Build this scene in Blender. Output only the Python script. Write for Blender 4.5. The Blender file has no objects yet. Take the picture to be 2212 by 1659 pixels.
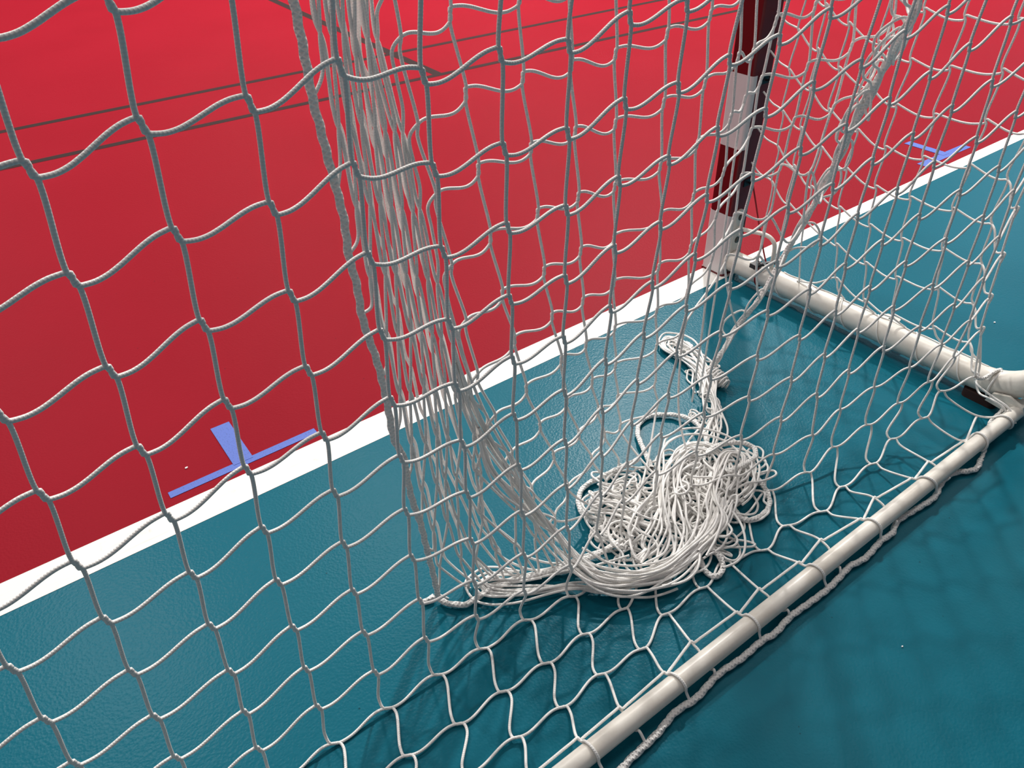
import bpy, math, random
import numpy as np
from mathutils import Vector, Matrix

# ---------------------------------------------------------------- data (world millimetres)
BACK_NODES = {
  -2: (6, [(1925,712,302),(1922,716,401),(1919,719,501)]),
  -1: (5, [(1833,707,197),(1831,708,297),(1829,710,396),(1826,712,496),(1824,719,594),(1821,721,693),(1819,727,792)]),
  0: (4, [(1739,699,96),(1736,701,196),(1733,704,296),(1733,705,396),(1730,708,495),(1729,712,595),(1729,716,694),(1727,721,793),(1727,728,892),(1726,740,990)]),
  1: (3, [(1636,707,5),(1641,698,105),(1641,697,205),(1640,699,305),(1641,700,405),(1639,704,506),(1637,707,606),(1637,712,705),(1637,717,805),(1637,724,903),(1639,734,1002),(1640,757,1095)]),
  2: (2, [(1553,796,6),(1539,707,6),(1543,699,103),(1545,696,206),(1547,697,307),(1546,699,409),(1544,703,508),(1543,708,606),(1545,711,705),(1546,715,802),(1547,721,900),(1549,730,999)]),
  3: (2, [(1460,801,5),(1441,707,8),(1449,700,109),(1450,702,212),(1452,701,315),(1452,704,415),(1449,707,516),(1451,710,615),(1452,712,715),(1454,715,815),(1457,719,915),(1460,726,1013)]),
  4: (1, [(1400,878,8),(1369,799,4),(1349,711,4),(1355,709,98),(1357,714,196),(1356,714,295),(1356,713,395),(1357,712,494),(1359,713,594),(1362,714,693),(1364,716,792),(1368,719,891),(1374,724,988)]),
  5: (0, [(1333,950,34),(1308,881,3),(1278,802,3),(1252,713,7),(1260,719,100),(1261,721,199),(1261,718,298),(1263,715,397),(1267,712,496),(1267,712,596),(1271,715,694),(1272,716,794),(1277,720,892),(1282,725,993)]),
  6: (0, [(1245,951,31),(1219,876,6),(1187,800,6),(1154,724,8),(1160,725,98),(1164,717,195),(1166,713,294),(1169,711,393),(1172,710,492),(1176,711,590),(1178,714,689),(1180,715,789),(1185,720,888),(1191,726,986)]),
  7: (0, [(1145,952,34),(1126,883,3),(1094,802,3),(1050,727,11),(1073,699,104),(1071,698,205),(1075,698,304),(1080,698,404),(1082,701,504),(1085,707,604),(1087,710,703),(1090,713,803),(1094,719,904),(1102,726,1002)]),
  8: (0, [(1064,938,32),(1044,857,5),(1004,770,10),(980,686,12),(983,673,113),(985,676,213),(987,679,315),(990,686,413),(993,693,511),(995,702,609),(996,707,709),(998,712,807),(1003,720,905),(1011,727,1002)]),
  9: (0, [(956,947,34),(943,859,4),(907,763,11),(886,673,34),(891,669,130),(894,671,231),(896,678,332),(899,687,430),(901,696,528),(904,702,626),(905,710,726),(908,715,827),(914,723,924)]),
  10: (0, [(880,936,29),(864,843,7),(815,751,22),(789,683,44),(798,687,141),(797,689,243),(805,695,341),(806,702,441),(809,707,541),(810,711,641),(814,718,737),(817,723,835),(823,729,935)]),
  11: (0, [(776,945,35),(780,870,2),(741,781,5),(699,724,49),(703,719,154),(706,720,257),(711,723,359),(713,726,459),(717,727,559),(718,727,659),(722,730,758),(728,733,858),(733,739,957)]),
  12: (0, [(694,935,33),(694,857,5),(643,774,9),(624,753,87),(621,748,179),(617,747,278),(621,745,378),(623,744,478),(626,744,577),(627,742,678),(631,743,777),(637,746,875)]),
  13: (0, [(588,952,35),(600,879,2),(540,794,16),(531,777,107),(532,763,206),(533,757,304),(534,756,404),(537,752,504),(539,751,603),(540,752,703),(542,754,803),(551,755,904)]),
  14: (0, [(510,933,32),(508,861,5),(448,791,37),(446,778,135),(446,772,233),(446,766,332),(447,765,430),(449,764,528),(449,763,629),(451,763,728),(453,763,828),(462,765,927)]),
  15: (0, [(401,951,34),(401,864,13),(352,806,61),(356,794,162),(358,788,262),(361,783,360),(362,779,460),(363,777,559),(363,773,659),(365,774,759),(367,772,859)]),
  16: (0, [(316,941,26),(312,851,28),(267,821,91),(272,817,190),(274,811,289),(274,807,390),(275,802,490),(277,798,590),(275,794,689),(279,789,788),(280,785,889)]),
  17: (0, [(204,956,33),(229,869,59),(207,844,137),(194,834,227),(190,829,321),(188,824,421),(189,821,520),(192,817,620),(190,811,721)]),
  18: (0, [(206,957,109),(156,857,93),(124,844,168),(112,842,260),(105,835,357),(105,833,453),(105,827,553)]),
}
CATCH_NODES = {
  0: (0, [(1283,519,967),(1278,532,864),(1266,542,769),(1259,557,665),(1245,563,569),(1235,571,469),(1208,576,374),(1180,582,280),(1148,597,185),(1106,614,96)]),
  1: (0, [(1203,510,988),(1194,521,891),(1188,533,789),(1181,545,687),(1167,551,588),(1146,551,493),(1131,561,390),(1104,565,294),(1071,565,202),(1040,575,106)]),
  2: (1, [(1097,519,893),(1090,527,794),(1085,536,693),(1076,541,592),(1057,539,497),(1036,541,398),(1023,544,297),(991,546,200),(951,545,110),(910,550,21)]),
  3: (1, [(1009,519,893),(1001,522,797),(997,529,693),(988,529,594),(978,528,492),(964,526,393),(943,525,295),(913,515,203),(881,506,113),(842,517,20)]),
  4: (1, [(921,517,894),(920,524,791),(917,528,688),(907,524,590),(894,518,493),(882,516,390),(865,508,289),(841,497,189),(817,488,90)]),
  5: (1, [(822,525,908),(823,532,805),(820,535,700),(800,530,602),(792,530,496),(779,525,393),(757,515,292),(742,509,187),(705,492,95)]),
  6: (1, [(739,535,924),(738,540,821),(737,539,720),(725,535,618),(716,536,512),(702,531,410),(680,519,314)]),
  7: (2, [(668,545,852),(661,542,748),(654,539,648),(638,525,555),(626,521,456)]),
  8: (2, [(625,540,849),(595,516,761)]),
  9: (2, [(559,528,890),(561,519,790),(550,507,691),(537,493,594),(519,478,500),(515,473,399)]),
  10: (3, [(476,551,803),(476,545,704),(471,533,608),(466,525,506),(459,513,407)]),
  11: (3, [(400,582,830),(426,589,727),(463,596,623)]),
  12: (3, [(333,610,870),(380,624,782)]),
}
BUNCH_NODES = {
  0: (0, [(1384,518,996),(1384,527,890),(1380,534,789),(1378,539,688),(1370,544,587),(1364,550,485),(1359,556,385),(1354,562,280),(1344,565,179),(1342,569,86),(1295,584,5)]),
  1: (0, [(1369,516,990),(1367,526,892),(1361,535,787),(1356,541,685),(1351,545,587),(1347,552,484),(1336,560,378),(1326,564,283),(1317,570,190),(1303,581,93),(1266,600,3)]),
  2: (0, [(1353,513,991),(1352,525,886),(1347,536,784),(1341,543,682),(1331,547,584),(1324,554,483),(1315,562,383),(1310,566,286),(1299,577,190),(1278,593,88),(1234,613,4)]),
  3: (0, [(1338,510,983),(1335,525,879),(1332,537,778),(1326,544,677),(1315,549,578),(1306,556,473),(1297,565,377),(1289,568,280),(1253,586,170),(1241,605,90),(1199,627,7)]),
  4: (0, [(1320,507,977),(1321,524,871),(1317,537,769),(1311,546,669),(1299,552,570),(1289,558,473),(1273,567,359),(1244,573,260),(1260,594,194),(1205,616,93),(1171,642,9)]),
  5: (0, [(1319,504,977),(1307,523,867),(1301,537,760),(1295,549,659),(1286,555,558),(1273,561,453),(1249,569,357),(1254,577,279),(1193,606,166),(1163,624,90),(1136,657,2)]),
  6: (0, [(1304,501,972),(1295,522,862),(1290,537,761),(1281,551,649),(1269,559,544),(1252,564,445),(1224,569,350),(1189,586,250),(1163,615,166),(1126,632,88),(1103,669,3)]),
}
BUNCH_ROPE = [(1407,515,1031),(1408,520,998),(1409,524,964),(1410,527,928),(1408,530,894),(1406,532,861),(1403,536,815),(1401,538,776),(1404,541,730),(1401,544,684),(1402,546,641),(1399,548,607),(1393,550,566),(1390,552,528),(1388,554,472),(1387,557,409),(1377,559,370),(1377,562,323),(1375,564,277),(1366,566,208),(1363,568,155),(1358,570,88),(1357,573,51),(1356,575,22),(1356,578,12),(1346,597,10),(1322,617,9),(1300,618,9),(1272,618,9),(1237,625,10),(1186,644,12),(1124,667,14),(1043,683,16),(989,685,16)]
BUNCH_ROPE_TAIL = [(1359,565,8),(1375,564,8),(1382,563,8)]
EDGE_ROPE = [(445,707,920),(397,660,840),(376,621,730),(368,590,630),(342,559,545),(328,521,440),(317,487,350),(345,462,230),(355,422,130),(395,418,70),(417,409,30)]
LOOP_LEFT = [(810,546,30),(845,535,20),(893,524,12),(944,520,8),(975,536,8),(997,566,8),(1002,597,9),(1000,623,12),(1004,656,16),(1012,685,20),(1001,710,20)]
LOOP_TOP = [(656,609,30),(619,560,22),(605,519,16),(612,484,12),(634,456,9),(663,438,8),(701,441,8),(733,466,9),(759,507,12),(786,552,20),(809,585,30)]
LOOP_RIGHT = [(701,641,50),(677,636,50),(640,638,45),(601,657,40),(587,679,35),(605,701,35),(646,707,40),(687,705,45),(701,702,40)]
LOOP_FAR_RIGHT = [(657,705,30),(644,735,20),(649,766,12),(664,790,9),(692,807,9),(726,809,9),(748,800,9),(760,780,12),(768,760,20),(777,744,30)]
LOOP_BOTTOM = [(894,777,30),(905,811,18),(913,833,10),(913,854,9),(898,859,9),(877,847,12),(873,830,20),(881,810,30)]
BUNDLE_SWEEP = [(1178,596,200),(1156,607,140),(1140,643,85),(1126,688,50),(1105,737,35),(1067,773,28),(1007,798,26),(939,805,26),(861,791,28),(803,768,30),(766,745,35)]
BUNDLE_DOWN = [(770,696,12),(718,667,20),(695,635,28),(712,613,32),(769,625,32),(832,662,30),(878,706,28),(918,754,28),(961,783,25),(1016,783,25)]
BUNDLE_MID = [(924,609,18),(952,583,18),(984,578,18),(991,598,18),(971,617,18),(937,665,18),(904,711,18),(882,747,18)]
BUNDLE_LOW = [(1210,632,12),(1244,603,12),(1269,595,12),(1272,612,12),(1234,649,12),(1183,683,12),(1132,717,12),(1087,758,12),(1032,788,12),(980,798,12)]
BUNDLE_RIGHT = [(736,720,30),(680,710,30),(638,688,30),(652,667,30),(713,694,30),(779,745,30),(804,791,30),(861,823,30),(905,832,30)]
BUNDLE_TRAIL = [(712,620,30),(638,593,25),(560,541,20),(511,490,20),(462,436,22),(419,353,22),(395,276,14),(396,247,10),(420,268,10),(426,320,14),(444,392,18),(495,469,14)]
HEAP_CENTRES = [(754,635,10),(790,695,10),(821,671,10),(832,628,10),(883,623,10),(894,579,10),(733,670,10),(668,665,10),(613,671,10),(780,737,10),(700,731,10),(854,728,10),(909,717,10),(945,673,10),(948,622,10),(998,648,10),(994,697,10),(867,766,10),(829,780,10),(740,608,10),(783,594,10),(632,712,10),(815,568,10),(1010,715,10),(724,713,10),(813,728,10),(895,663,10)]
TRAIL_CENTRES = [(642,588,10),(580,554,10),(584,506,10),(523,510,10),(499,459,10),(450,399,10),(407,328,10),(391,271,10),(401,387,10),(428,442,10)]
TIE_COIL = [(441,416,30),(434,445,22),(435,480,18)]
REAR_ROPE = [(1300,1016,9),(1287,1014,9),(1221,1010,9),(1169,1002,9),(1126,1006,9),(1064,999,9),(1006,1003,9),(951,1002,9),(923,1006,9),(873,1001,9),(808,1004,9),(763,1005,9),(722,1002,9),(686,999,9),(649,1005,9),(581,999,9),(547,1001,9),(519,991,9),(497,990,9),(447,995,9),(387,999,9),(337,986,9),(289,986,9)]
OVER_KNOTS = [(1329,1008,12),(1139,1004,12),(954,997,12),(765,1002,12),(583,1001,12),(378,996,12)]
UNDER_KNOTS = [(1247,1006,12),(1070,998,12),(875,1000,12),(721,1000,12)]
CORNER_NODES = [(12,867,71),(12,839,190),(12,829,272),(12,820,373),(12,811,478)]
CORNER_TIE = [(63,883,105),(51,892,100),(-12,893,92),(-30,897,90),(-23,911,85),(-8,925,62),(4,943,40),(22,951,30),(45,950,20),(65,950,12)]
WALLBITS = [(1614,-91,0),(-387,736,0),(763,1156,0)]
CAM_R = [[-0.79999065, 0.59957118, -0.02300781], [0.37778705, 0.47353886, -0.79563678], [-0.46614579, -0.64519404, -0.60533689]]
CAM_C = [1.765979, 1.398379, 1.200292]
CAM_F = 1661.937

SC = bpy.context.scene
COL = SC.collection
random.seed(11)
PI = math.pi

# ---------------------------------------------------------------- camera
cam_d = bpy.data.cameras.new('camera')
cam = bpy.data.objects.new('camera', cam_d)
COL.objects.link(cam)
r_, d_, f_ = [Vector(v) for v in CAM_R]
m = Matrix((r_, -d_, -f_)).transposed().to_4x4()
m.translation = Vector(CAM_C)
cam.matrix_world = m
cam_d.sensor_width = 36.0
cam_d.lens = 36.0 * CAM_F / 2212.0
cam_d.clip_start = 0.02
SC.camera = cam

# ---------------------------------------------------------------- world, lamps, exposure
w = bpy.data.worlds.new('hall_air')
SC.world = w
w.use_nodes = True
bg = w.node_tree.nodes['Background']
bg.inputs[0].default_value = (1.0, 0.92, 0.97, 1)
bg.inputs[1].default_value = 0.15

def area(name, loc, sx, sy, power, col=(1, 0.965, 0.92)):
    l = bpy.data.lights.new(name, 'AREA')
    l.shape = 'RECTANGLE'
    l.size, l.size_y = sx, sy
    l.energy = power
    l.color = col
    o = bpy.data.objects.new(name, l)
    o.location = loc
    COL.objects.link(o)
    return o

# rows of hall lamps over the court (the rows near the goal throw the net's shadows)
for x, y, p_, sx_, sy_ in ((-5.0, -4.7, 1150, 0.50, 0.25), (-1.2, -5.7, 240, 0.60, 0.30), (2.4, -5.7, 260, 0.60, 0.30), (7.1, -5.7, 120, 0.9, 0.35), (-9.6, -5.7, 150, 0.9, 0.35),
                           (-3.1, -0.5, 110, 0.4, 2.4), (-7.8, -0.5, 80, 0.4, 2.4), (1.6, -0.5, 100, 0.4, 2.4),
                           (-2.3, -11.0, 190, 1.2, 0.4), (2.4, -11.0, 190, 1.2, 0.4),
                           (7.1, -11.0, 140, 1.2, 0.4), (-6.9, -11.0, 140, 1.2, 0.4)):
    area('hall_lamp', (x, y, 7.0), sx_, sy_, p_)
# added blue fill light from the left, no known source, tinting the teal
wl_ = area('side_blue_fill', (-14.5, -4.0, 5.9), 8.0, 2.6, 130, (0.62, 0.82, 1.0))
wl_.rotation_euler = (0, math.radians(-75), 0)
SC.view_settings.view_transform = 'Standard'
SC.view_settings.look = 'None'
SC.view_settings.exposure = 0.0
SC.view_settings.gamma = 1.0
SC.view_settings.use_curve_mapping = False

# ---------------------------------------------------------------- materials
def new_mat(name):
    mt = bpy.data.materials.new(name)
    mt.use_nodes = True
    nt = mt.node_tree
    return mt, nt, nt.nodes['Principled BSDF']

def N(nt, t, **kw):
    n = nt.nodes.new(t)
    for k, v in kw.items():
        setattr(n, k, v)
    return n

def math_node(nt, op, a, b=None, c=None):
    n = nt.nodes.new('ShaderNodeMath')
    n.operation = op
    for i, v in enumerate((a, b, c)):
        if v is None:
            continue
        if isinstance(v, (int, float)):
            n.inputs[i].default_value = v
        else:
            nt.links.new(v, n.inputs[i])
    return n.outputs[0]

def floor_mat(name, col, col2, rough=0.36, spec=0.5):
    mt, nt, b = new_mat(name)
    L = nt.links.new
    tc = N(nt, 'ShaderNodeTexCoord')
    vor = N(nt, 'ShaderNodeTexVoronoi')
    vor.feature = 'SMOOTH_F1'
    vor.inputs['Scale'].default_value = 190
    vor.inputs['Smoothness'].default_value = 0.6
    no = N(nt, 'ShaderNodeTexNoise')
    no.inputs['Scale'].default_value = 330
    no.inputs['Detail'].default_value = 3
    L(tc.outputs['Object'], vor.inputs['Vector'])
    L(tc.outputs['Object'], no.inputs['Vector'])
    h = math_node(nt, 'MULTIPLY_ADD', no.outputs['Fac'], 0.7, vor.outputs['Distance'])
    bp = N(nt, 'ShaderNodeBump')
    bp.inputs['Strength'].default_value = 0.32
    bp.inputs['Distance'].default_value = 0.0011
    L(h, bp.inputs['Height'])
    L(bp.outputs['Normal'], b.inputs['Normal'])
    # broad wear
    n2 = N(nt, 'ShaderNodeTexNoise')
    n2.inputs['Scale'].default_value = 1.7
    n2.inputs['Detail'].default_value = 6
    n2.inputs['Roughness'].default_value = 0.6
    L(tc.outputs['Object'], n2.inputs['Vector'])
    mx = N(nt, 'ShaderNodeMix', data_type='RGBA')
    mx.inputs[6].default_value = (*col, 1)
    mx.inputs[7].default_value = (*col2, 1)
    L(n2.outputs['Fac'], mx.inputs[0])
    # small dark specks
    n3 = N(nt, 'ShaderNodeTexVoronoi')
    n3.inputs['Scale'].default_value = 16
    L(tc.outputs['Object'], n3.inputs['Vector'])
    sp = math_node(nt, 'LESS_THAN', n3.outputs['Distance'], 0.028)
    m2 = N(nt, 'ShaderNodeMix', data_type='RGBA')
    L(math_node(nt, 'MULTIPLY', sp, 0.55), m2.inputs[0])
    L(mx.outputs[2], m2.inputs[6])
    m2.inputs[7].default_value = (0.01, 0.01, 0.012, 1)
    L(m2.outputs[2], b.inputs['Base Color'])
    rr = math_node(nt, 'MULTIPLY_ADD', n2.outputs['Fac'], 0.12, rough - 0.06)
    L(rr, b.inputs['Roughness'])
    b.inputs['Specular IOR Level'].default_value = spec
    return mt

M = {}
M['teal'] = floor_mat('teal_sports_floor', (0.005, 0.112, 0.160), (0.007, 0.128, 0.182), 0.30, 0.06)
M['red'] = floor_mat('red_sports_floor', (0.232, 0.005, 0.013), (0.275, 0.007, 0.018), 0.46, 0.035)

def line_mat(name, col, dirt):
    mt, nt, b = new_mat(name)
    L = nt.links.new
    tc = N(nt, 'ShaderNodeTexCoord')
    mp = N(nt, 'ShaderNodeMapping')
    mp.inputs['Scale'].default_value = (3.0, 60.0, 1.0)
    L(tc.outputs['Object'], mp.inputs['Vector'])
    no = N(nt, 'ShaderNodeTexNoise')
    no.inputs['Scale'].default_value = 2.2
    no.inputs['Detail'].default_value = 7
    no.inputs['Roughness'].default_value = 0.7
    L(mp.outputs[0], no.inputs['Vector'])
    n2 = N(nt, 'ShaderNodeTexNoise')
    n2.inputs['Scale'].default_value = 26
    n2.inputs['Detail'].default_value = 8
    n2.inputs['Roughness'].default_value = 0.75
    L(tc.outputs['Object'], n2.inputs['Vector'])
    a = N(nt, 'ShaderNodeMapRange')
    a.inputs[1].default_value = 0.58
    a.inputs[2].default_value = 0.80
    L(no.outputs['Fac'], a.inputs[0])
    c = N(nt, 'ShaderNodeMapRange')
    c.inputs[1].default_value = 0.60
    c.inputs[2].default_value = 0.78
    L(n2.outputs['Fac'], c.inputs[0])
    s = math_node(nt, 'MAXIMUM', a.outputs[0], c.outputs[0])
    s = math_node(nt, 'MULTIPLY', s, dirt)
    mx = N(nt, 'ShaderNodeMix', data_type='RGBA')
    mx.inputs[6].default_value = (*col, 1)
    mx.inputs[7].default_value = (0.33, 0.30, 0.28, 1)
    L(s, mx.inputs[0])
    L(mx.outputs[2], b.inputs['Base Color'])
    b.inputs['Roughness'].default_value = 0.5
    b.inputs['Specular IOR Level'].default_value = 0.04
    return mt

M['line_white'] = line_mat('white_line_paint', (0.86, 0.84, 0.80), 0.6)
M['line_black'] = line_mat('black_line_paint', (0.035, 0.022, 0.022), 0.12)

def plain(name, col, rough=0.5, metal=0.0, noise=0.0, scale=30, col2=None, bump=0.0):
    mt, nt, b = new_mat(name)
    b.inputs['Base Color'].default_value = (*col, 1)
    b.inputs['Roughness'].default_value = rough
    b.inputs['Metallic'].default_value = metal
    if noise:
        tc = N(nt, 'ShaderNodeTexCoord')
        no = N(nt, 'ShaderNodeTexNoise')
        no.inputs['Scale'].default_value = scale
        no.inputs['Detail'].default_value = 6
        no.inputs['Roughness'].default_value = 0.65
        nt.links.new(tc.outputs['Object'], no.inputs['Vector'])
        mr = N(nt, 'ShaderNodeMapRange')
        mr.inputs[1].default_value = 0.45
        mr.inputs[2].default_value = 0.8
        nt.links.new(no.outputs['Fac'], mr.inputs[0])
        mx = N(nt, 'ShaderNodeMix', data_type='RGBA')
        mx.inputs[6].default_value = (*col, 1)
        mx.inputs[7].default_value = (*(col2 or tuple(c * 0.6 for c in col)), 1)
        nt.links.new(math_node(nt, 'MULTIPLY', mr.outputs[0], noise), mx.inputs[0])
        nt.links.new(mx.outputs[2], b.inputs['Base Color'])
        if bump:
            bp = N(nt, 'ShaderNodeBump')
            bp.inputs['Strength'].default_value = bump
            bp.inputs['Distance'].default_value = 0.001
            nt.links.new(no.outputs['Fac'], bp.inputs['Height'])
            nt.links.new(bp.outputs['Normal'], b.inputs['Normal'])
    return mt

M['bar_white'] = plain('cream_powder_coat', (0.80, 0.765, 0.70), 0.30, 0, 0.55, 14, (0.52, 0.45, 0.36))
M['post_red'] = plain('dark_red_lacquer', (0.13, 0.002, 0.005), 0.38, 0, 0.2, 20)
M['post_white'] = plain('white_band_film', (0.70, 0.665, 0.67), 0.45, 0, 0.15, 40)
M['rubber'] = plain('dark_brown_rubber', (0.035, 0.012, 0.010), 0.7)
M['black'] = plain('black_plastic', (0.008, 0.008, 0.012), 0.4)
M['bolt'] = plain('dull_steel', (0.20, 0.20, 0.19), 0.42, 0.8, 0.4, 200)
M['red_cord'] = plain('red_elastic', (0.30, 0.008, 0.015), 0.6)
M['speck'] = plain('white_scrap', (0.85, 0.85, 0.85), 0.7)

def tape_mat():
    mt, nt, b = new_mat('blue_floor_tape')
    tc = N(nt, 'ShaderNodeTexCoord')
    mp = N(nt, 'ShaderNodeMapping')
    mp.inputs['Scale'].default_value = (220, 90, 1)
    nt.links.new(tc.outputs['Object'], mp.inputs['Vector'])
    no = N(nt, 'ShaderNodeTexNoise')
    no.inputs['Scale'].default_value = 1.6
    no.inputs['Detail'].default_value = 5
    nt.links.new(mp.outputs[0], no.inputs['Vector'])
    mx = N(nt, 'ShaderNodeMix', data_type='RGBA')
    mx.inputs[6].default_value = (0.065, 0.130, 0.50, 1)
    mx.inputs[7].default_value = (0.040, 0.085, 0.36, 1)
    mr = N(nt, 'ShaderNodeMapRange')
    mr.inputs[1].default_value = 0.55
    mr.inputs[2].default_value = 0.68
    nt.links.new(no.outputs['Fac'], mr.inputs[0])
    nt.links.new(mr.outputs[0], mx.inputs[0])
    nt.links.new(mx.outputs[2], b.inputs['Base Color'])
    b.inputs['Roughness'].default_value = 0.55
    return mt
M['tape'] = tape_mat()

def cord_mat(name, col, pitch, turns, dist, strength, dark=0.62):
    """braided cord: UV.x runs along the cord in metres, UV.y once around it"""
    mt, nt, b = new_mat(name)
    L = nt.links.new
    uv = N(nt, 'ShaderNodeUVMap')
    sx = N(nt, 'ShaderNodeSeparateXYZ')
    L(uv.outputs[0], sx.inputs[0])
    u = math_node(nt, 'MULTIPLY', sx.outputs[0], 2 * PI / pitch)
    v = math_node(nt, 'MULTIPLY', sx.outputs[1], 2 * PI * turns)
    s1 = math_node(nt, 'SINE', math_node(nt, 'ADD', u, v))
    s2 = math_node(nt, 'SINE', math_node(nt, 'SUBTRACT', u, v))
    h = math_node(nt, 'MAXIMUM', s1, s2)
    bp = N(nt, 'ShaderNodeBump')
    bp.inputs['Strength'].default_value = strength
    bp.inputs['Distance'].default_value = dist
    L(h, bp.inputs['Height'])
    L(bp.outputs['Normal'], b.inputs['Normal'])
    mr = N(nt, 'ShaderNodeMapRange')
    mr.inputs[1].default_value = -0.6
    mr.inputs[2].default_value = 0.9
    L(h, mr.inputs[0])
    tc = N(nt, 'ShaderNodeTexCoord')
    no = N(nt, 'ShaderNodeTexNoise')
    no.inputs['Scale'].default_value = 9
    no.inputs['Detail'].default_value = 3
    L(tc.outputs['Object'], no.inputs['Vector'])
    mx = N(nt, 'ShaderNodeMix', data_type='RGBA')
    mx.inputs[6].default_value = (*[c * dark for c in col], 1)
    mx.inputs[7].default_value = (*col, 1)
    L(mr.outputs[0], mx.inputs[0])
    m2 = N(nt, 'ShaderNodeMix', data_type='RGBA')
    m2.blend_type = 'MULTIPLY'
    L(math_node(nt, 'MULTIPLY', no.outputs['Fac'], 0.35), m2.inputs[0])
    L(mx.outputs[2], m2.inputs[6])
    m2.inputs[7].default_value = (0.80, 0.76, 0.70, 1)
    L(m2.outputs[2], b.inputs['Base Color'])
    b.inputs['Roughness'].default_value = 0.62
    b.inputs['Specular IOR Level'].default_value = 0.3
    return mt
M['cord'] = cord_mat('white_braided_cord', (0.93, 0.92, 0.90), 0.0034, 2, 0.0005, 0.40, 0.94)
M['rope'] = cord_mat('white_braided_rope', (0.93, 0.92, 0.90), 0.0075, 3, 0.0014, 0.7, 0.92)

# ---------------------------------------------------------------- mesh helpers
def link(name, me, mat, parent=None):
    o = bpy.data.objects.new(name, me)
    COL.objects.link(o)
    if mat is not None and not me.materials:
        me.materials.append(mat)
    if parent is not None:
        o.parent = parent
    return o

def tag(o, label=None, cat=None, group=None, kind=None):
    if label: o['label'] = label
    if cat: o['category'] = cat
    if group: o['group'] = group
    if kind: o['kind'] = kind
    return o

def empty(name, label, cat, group=None):
    o = bpy.data.objects.new(name, None)
    COL.objects.link(o)
    o.empty_display_size = 0.1
    return tag(o, label, cat, group)

class Geo:
    def __init__(self):
        self.v, self.f, self.mi, self.sm = [], [], [], []
    def add(self, vs, fs, mi=0, smooth=False):
        k = len(self.v)
        self.v += [tuple(x) for x in vs]
        for f in fs:
            self.f.append(tuple(i + k for i in f))
            self.mi.append(mi)
            self.sm.append(smooth)
    def box(self, x0, x1, y0, y1, z0, z1, mi=0):
        vs = [(x, y, z) for z in (z0, z1) for y in (y0, y1) for x in (x0, x1)]
        self.add(vs, [(0, 2, 3, 1), (4, 5, 7, 6), (0, 1, 5, 4), (2, 6, 7, 3), (0, 4, 6, 2), (1, 3, 7, 5)], mi)
    def prism(self, prof, z0, z1, mi=0, smooth=False):
        """prof: closed list of (x, y), counter-clockwise"""
        n = len(prof)
        vs = [(x, y, z0) for x, y in prof] + [(x, y, z1) for x, y in prof]
        self.add(vs, [(i, (i + 1) % n, n + (i + 1) % n, n + i) for i in range(n)], mi, smooth)
        self.add(vs, [tuple(range(n - 1, -1, -1)), tuple(range(n, 2 * n))], mi)
    def build(self, name, mats, parent=None):
        me = bpy.data.meshes.new(name)
        me.from_pydata(self.v, [], self.f)
        for mt in (mats if isinstance(mats, (list, tuple)) else [mats]):
            me.materials.append(mt)
        me.polygons.foreach_set('material_index', self.mi)
        me.polygons.foreach_set('use_smooth', self.sm)
        me.update()
        return link(name, me, None, parent)

def resample(P, ds):
    """Catmull-Rom (centripetal-ish) through P, about ds between samples"""
    P = np.asarray(P, float)
    d = np.linalg.norm(np.diff(P, axis=0), axis=1)
    P = P[np.concatenate([[True], d > 1e-6])]
    n = len(P)
    if n < 2:
        return P
    Q = np.vstack([2 * P[0] - P[1], P, 2 * P[-1] - P[-2]])
    out = []
    for i in range(1, n):
        p0, p1, p2, p3 = Q[i - 1], Q[i], Q[i + 1], Q[i + 2]
        a, b_, c = [max(1e-6, np.linalg.norm(x)) ** 0.5 for x in (p1 - p0, p2 - p1, p3 - p2)]
        m1 = (p2 - p1) + b_ * ((p1 - p0) / a - (p2 - p0) / (a + b_))
        m2 = (p2 - p1) + b_ * ((p3 - p2) / c - (p3 - p1) / (b_ + c))
        k = max(1, int(math.ceil(b_ * b_ / ds)))
        t = (np.arange(k) / k)[:, None]
        h = (2 * t**3 - 3 * t**2 + 1) * p1 + (t**3 - 2 * t**2 + t) * m1 + (-2 * t**3 + 3 * t**2) * p2 + (t**3 - t**2) * m2
        out.append(h)
    out.append(P[-1:])
    return np.vstack(out)

def ring_frames(P):
    T = np.gradient(P, axis=0)
    T /= np.maximum(np.linalg.norm(T, axis=1), 1e-9)[:, None]
    a = np.array([0.31, 0.52, 0.79])
    u = np.cross(T[0], a)
    u /= np.linalg.norm(u)
    U = np.empty_like(P)
    for i in range(len(P)):
        t = T[i]
        u = u - t * (u[0] * t[0] + u[1] * t[1] + u[2] * t[2])
        l = (u[0] * u[0] + u[1] * u[1] + u[2] * u[2]) ** 0.5
        if l < 1e-6:
            u = np.cross(t, a); l = np.linalg.norm(u)
        u = u / l
        U[i] = u
    return T, U, np.cross(T, U)

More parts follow.
